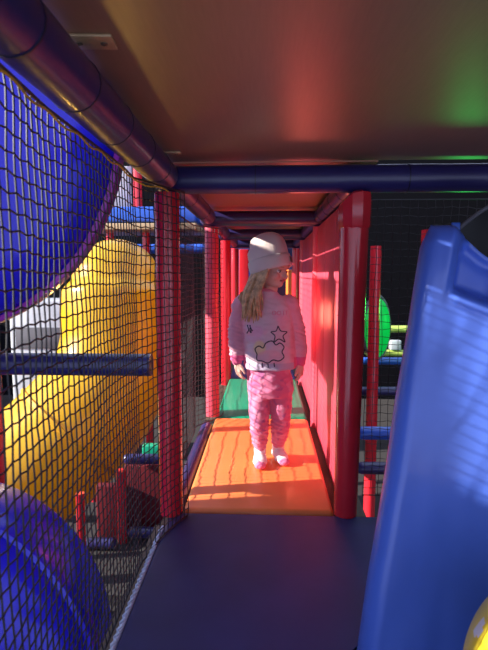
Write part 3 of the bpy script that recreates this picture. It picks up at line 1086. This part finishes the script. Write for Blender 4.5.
def sw_col(p, n):
    x, y = pix(p)
    front = sstep(243, 249, x) * (1 - sstep(288, 293, x)) if p.y < GY + 0.03 else 0
    # raglan sleeves: the pink comes in towards the neck
    sl = (300 - y) * 0.55 if y < 325 else 0
    front *= sstep(-3, 3, (x - 243) - max(0, 318 - y) * 0.42) * sstep(-3, 3, (292 - x) - max(0, 318 - y) * 0.42)
    c = lerpc(M_pink, M_front, front)
    if p.y < GY:
        blot = noise.noise(Vector((x * 0.09, y * 0.09, 3.0)))
        c = lerpc(c, (0.74, 0.42, 0.56), front * 0.7 * sstep(0.0, 0.35, blot))
        e = math.hypot((x - 260) / 6.5, (y - 346) / 8.0)          # soft yellow spot of the print
        c = lerpc(c, (0.80, 0.66, 0.26), front * 0.65 * (1 - sstep(0.7, 1.1, e)))
        e = math.hypot((x - 270) / 14, (y - 356) / 9)
        c = lerpc(c, (0.76, 0.42, 0.50), front * 0.7 * (1 - sstep(0.8, 1.05, e)))
        e = math.hypot((x - 258) / 6, (y - 330) / 7)
        c = lerpc(c, (0.78, 0.34, 0.60), front * 0.5 * (1 - sstep(0.6, 1.1, e)))
    if p.z < hemz and abs(x - 268.5) < 30 and y < 372 and 243 < x < 297:
        c = lerpc(c, (0.50, 0.42, 0.56), 0.9)
    dR_ = (p - wrR).length
    if (p.z < wrR.z + 0.026 and x < 246) or (p.z < wrL.z + 0.026 and x > 294 and y > 352):
        c = (0.72, 0.10, 0.27)
    if p.z > G(268, 291.5).z:
        c = (0.66, 0.24, 0.34)
    return (*c, 1)


paint(swt, sw_col)
# printed motif on the chest: a plain rain cloud, a star and a bow, in dark line
bvh = BVHTree.FromPolygons([v.co.copy() for v in swt.data.vertices], [tuple(p.vertices) for p in swt.data.polygons])


def on_chest(px, py):
    d = (G(px, py) - EYE).normalized()
    h = bvh.ray_cast(EYE, d)
    return (h[0] - d * 0.0006) if h[0] else G(px, py, -0.09)


M['print_dark'] = mat('dark_print_ink', (0.035, 0.03, 0.06, 1), 0.8, var=0)
M['print_pink'] = mat('pink_print_ink', (0.70, 0.14, 0.30, 1), 0.8, var=0)
lines = [[(257, 354), (255, 349), (259, 346), (263, 348), (266, 343), (272, 341), (276, 345), (280, 343), (284, 347), (282, 352), (284, 357), (279, 361), (273, 360), (268, 363), (262, 361), (257, 360), (257, 354)],
         [(278, 326), (281, 331), (287, 332), (283, 336), (285, 342), (279, 339), (274, 342), (275, 336), (271, 332), (276, 331), (278, 326)],
         [(262, 363), (262, 367.5)], [(268, 364), (268, 368)], [(274, 363), (274.5, 367)]]
def ink(b):
    for ln in lines:
        P = smooth_path([Vector((x, y, 0)) for x, y in ln], 5)
        add_tube(b, [on_chest(p.x, p.y) for p in P], 0.0025, 6)
def bow(b):
    for ln in ([(247.5, 325), (249, 330), (250.5, 327.5), (252.5, 331)], [(247, 333), (249, 330), (251, 333), (250, 325)]):
        add_tube(b, [on_chest(x, y) for x, y in ln], 0.0034, 6)
def scribble(b):
    for cx in (274, 279):
        add_tube(b, [on_chest(cx + 2.0 * math.cos(a), 313 + 2.0 * math.sin(a)) for a in [k * PI / 5 for k in range(11)]], 0.0011, 5)
    for x in (283.5, 286.5):
        add_tube(b, [on_chest(x, 311), on_chest(x, 315)], 0.0011, 5)
simple('sweater_print', ink, M['print_dark'], girl, sharp=0)
simple('sweater_bow_print', bow, M['print_dark'], girl, sharp=0)
simple('sweater_word_print', scribble, M['print_pink'], girl, sharp=0)

# ---- hair: long dirty-blonde locks falling over her right shoulder
M['hair'] = mat('dirty_blonde_hair', (0.54, 0.35, 0.18, 1), 0.42, var=0.40, scale=55, spec=0.5, detail=5)
rng = random.Random(3)
bm = bmesh.new()
n_l = 74
for k in range(n_l):
    t = k / (n_l - 1)
    # roots run round the side and back of the head, under the brim
    a = math.radians(-14 + 200 * t)                      # 0: before her right ear, 180: past her left ear at the back
    hx, hy = -0.078 * math.cos(a * 0.8), -0.022 + 0.100 * math.sin(a * 0.8)
    p0 = H(hx, hy, 0.018 + rng.uniform(-0.01, 0.012))
    p1 = H(hx * 1.10, hy * 1.06 + 0.002, -0.040)
    f = rng.random()
    ex = 242.5 + 21 * f
    ey = 298 + 24 * math.sin(PI * (0.25 + 0.6 * rng.random())) - 5 * t - 5 * abs(f - 0.4)
    dep = -0.094 + 0.17 * sstep(0.35, 0.9, t) + rng.uniform(-0.006, 0.006)
    p3 = G(ex, ey, dep)
    p2 = p1.lerp(p3, 0.5) + Vector((-0.010 + rng.uniform(-0.010, 0.010), -0.016 if dep < 0 else 0.012, 0.014))
    r0 = rng.uniform(0.006, 0.010)
    limb(bm, [p0, p1, p2, p2.lerp(p3, 0.55) + Vector((rng.uniform(-0.006, 0.006), 0, 0)), p3], [r0, r0 * 1.05, r0 * 0.9, r0 * 0.7, 0.0015], 5, 8, 1)
hair = link_mesh('hair', bm, M['hair'], girl, sharp=0)
# keep the locks outside the sweatshirt
for v in hair.data.vertices:
    loc, nrm, idx, d = bvh.find_nearest(v.co)
    if loc is not None and (v.co - loc).dot(nrm) < 0.004 and d < 0.08:
        v.co = loc + nrm * (0.004 + 0.010 * abs(noise.noise(v.co * 60)))

# ---- beanie
M['beanie'], nt, b = new_mat('cream_rib_knit')
N, L = nt.nodes, nt.links
uv = N.new('ShaderNodeVertexColor')
uv.layer_name = 'Rib'
b.inputs['Base Color'].default_value = (0.72, 0.60, 0.56, 1)
b.inputs['Roughness'].default_value = 0.9
b.inputs['Sheen Weight'].default_value = 0.4
nz = N.new('ShaderNodeTexNoise')
nz.inputs['Scale'].default_value = 180
tcn = N.new('ShaderNodeTexCoord')
L.new(tcn.outputs['Object'], nz.inputs['Vector'])
bp = N.new('ShaderNodeBump')
bp.inputs['Strength'].default_value = 0.35
bp.inputs['Distance'].default_value = 0.003
L.new(nz.outputs['Fac'], bp.inputs['Height'])
L.new(bp.outputs['Normal'], b.inputs['Normal'])
hat_up = (Vector((-0.24, 0.10, 1))).normalized()
hat_c = G(271.0, 268.5, 0.0)
hm = axis_mtx(hat_c, hat_up)


def hat_surface(prof, seg=96, slouch=True):
    bm = bmesh.new()
    rings = []
    for r, z in prof:
        ring = []
        for k in range(seg):
            a = 2 * PI * k / seg
            rr = r * (1 + 0.010 * math.cos(a * 48)) if r > 0.02 else r
            x, y = rr * math.cos(a), rr * math.sin(a) * 1.06
            q = Vector((x, y, z))
            if slouch:
                # soft crown leaning back to her right, dented at the side
                t = sstep(0.03, 0.17, z)
                q += Vector((0.004 * t, 0.012 * t, 0))
                dent = math.exp(-((z - 0.112) / 0.016) ** 2) * max(0, math.cos(a - PI)) ** 2
                q.x += 0.012 * dent
                q += Vector((noise.noise(q * 18), noise.noise(q * 18 + Vector((5, 5, 5))), noise.noise(q * 15 + Vector((9, 1, 1))))) * 0.004
            ring.append(bm.verts.new(hm @ q))
        rings.append(ring)
    for r0, r1 in zip(rings, rings[1:]):
        for k in range(seg):
            bm.faces.new((r0[k], r0[(k + 1) % seg], r1[(k + 1) % seg], r1[k]))
    return bm, rings


bm, rings = hat_surface([(0.086, -0.005), (0.089, 0.010), (0.092, 0.040), (0.0935, 0.065), (0.092, 0.088), (0.087, 0.110), (0.079, 0.130), (0.066, 0.147), (0.050, 0.158), (0.030, 0.164), (0.012, 0.166), (0.002, 0.1665)])
bm.faces.new(rings[-1])
bn = link_mesh('beanie', bm, M['beanie'], girl, sharp=0)
bm, rings = hat_surface([(0.087, -0.008), (0.0935, -0.011), (0.0975, -0.006), (0.0985, 0.010), (0.0990, 0.030), (0.0975, 0.044), (0.0945, 0.048), (0.0905, 0.045)], slouch=False)
link_mesh('brim', bm, M['beanie'], bn, sharp=0)
M['tag'] = mat('brown_leather_tag', (0.20, 0.085, 0.06, 1), 0.6)
def tagf(b):
    b2 = bmesh.new()
    add_box(b2, (-0.011, -0.002, -0.013), (0.011, 0.002, 0.013), 0.0015, 2)
    fa = math.radians(-22)
    b2.transform(hm @ Matrix.Rotation(fa + PI / 2, 4, 'Z') @ Matrix.Translation((0, -0.1045, 0.016)))
    merge(b, b2)
simple('tag_patch', tagf, M['tag'], bn)


# ------------------------------------------------------------------ light
sun = bpy.data.lights.new('sun', 'SUN')
sun.energy = 7.5
sun.angle = math.radians(0.6)
sun.color = (1.0, 0.93, 0.83)
so = bpy.data.objects.new('sun', sun)
C.objects.link(so)
EL, AZ = math.radians(23), math.radians(11)
tv = Vector((math.cos(EL) * math.cos(AZ), math.cos(EL) * math.sin(AZ), -math.sin(EL)))
so.rotation_euler = Vector((0, 0, -1)).rotation_difference(tv).to_euler()


def lamp(name, loc, e, col, size=0.1):
    l = bpy.data.lights.new(name, 'POINT')
    l.energy = e
    l.color = col
    l.shadow_soft_size = size
    o = bpy.data.objects.new(name, l)
    C.objects.link(o)
    o.location = loc
    return o


q = at(377, 328, 4.3)
lamp('green_lamp_light', (1.55, 4.0, 0.6), 5, (0.05, 1.0, 0.15), 0.1)

sp = bpy.data.lights.new('amber_fill_spot', 'SPOT')  # added spot without a fixture, tints the overhead board amber
sp.energy = 8
sp.color = (1.0, 0.55, 0.10)
sp.spot_size = math.radians(50)
sp.spot_blend = 0.9
sp.shadow_soft_size = 0.05
spo = bpy.data.objects.new('amber_fill_spot', sp)
C.objects.link(spo)
spo.location = (-0.80, 2.60, 0.45)
spo.rotation_euler = Vector((0, 0, -1)).rotation_difference(Vector((-0.12, 0.80, CZ)) - Vector(spo.location)).to_euler()
lamp('red_fill_light', (0.17, 3.00, 0.66), 3.2, (1.0, 0.14, 0.09), 0.08)  # added red light with no lamp body, for the red streak overhead


w = bpy.data.worlds.new('world')
scene.world = w
w.use_nodes = True
bg = w.node_tree.nodes['Background']
bg.inputs['Color'].default_value = (0.62, 0.70, 1.0, 1)
bg.inputs['Strength'].default_value = 1.0

scene.view_settings.view_transform = 'Standard'
scene.view_settings.look = 'None'
scene.view_settings.gamma = 1
scene.view_settings.use_curve_mapping = False
scene.view_settings.exposure = 0.7
scene.cycles.use_denoising = True
scene.cycles.max_bounces = 10
scene.cycles.diffuse_bounces = 6
scene.cycles.glossy_bounces = 5
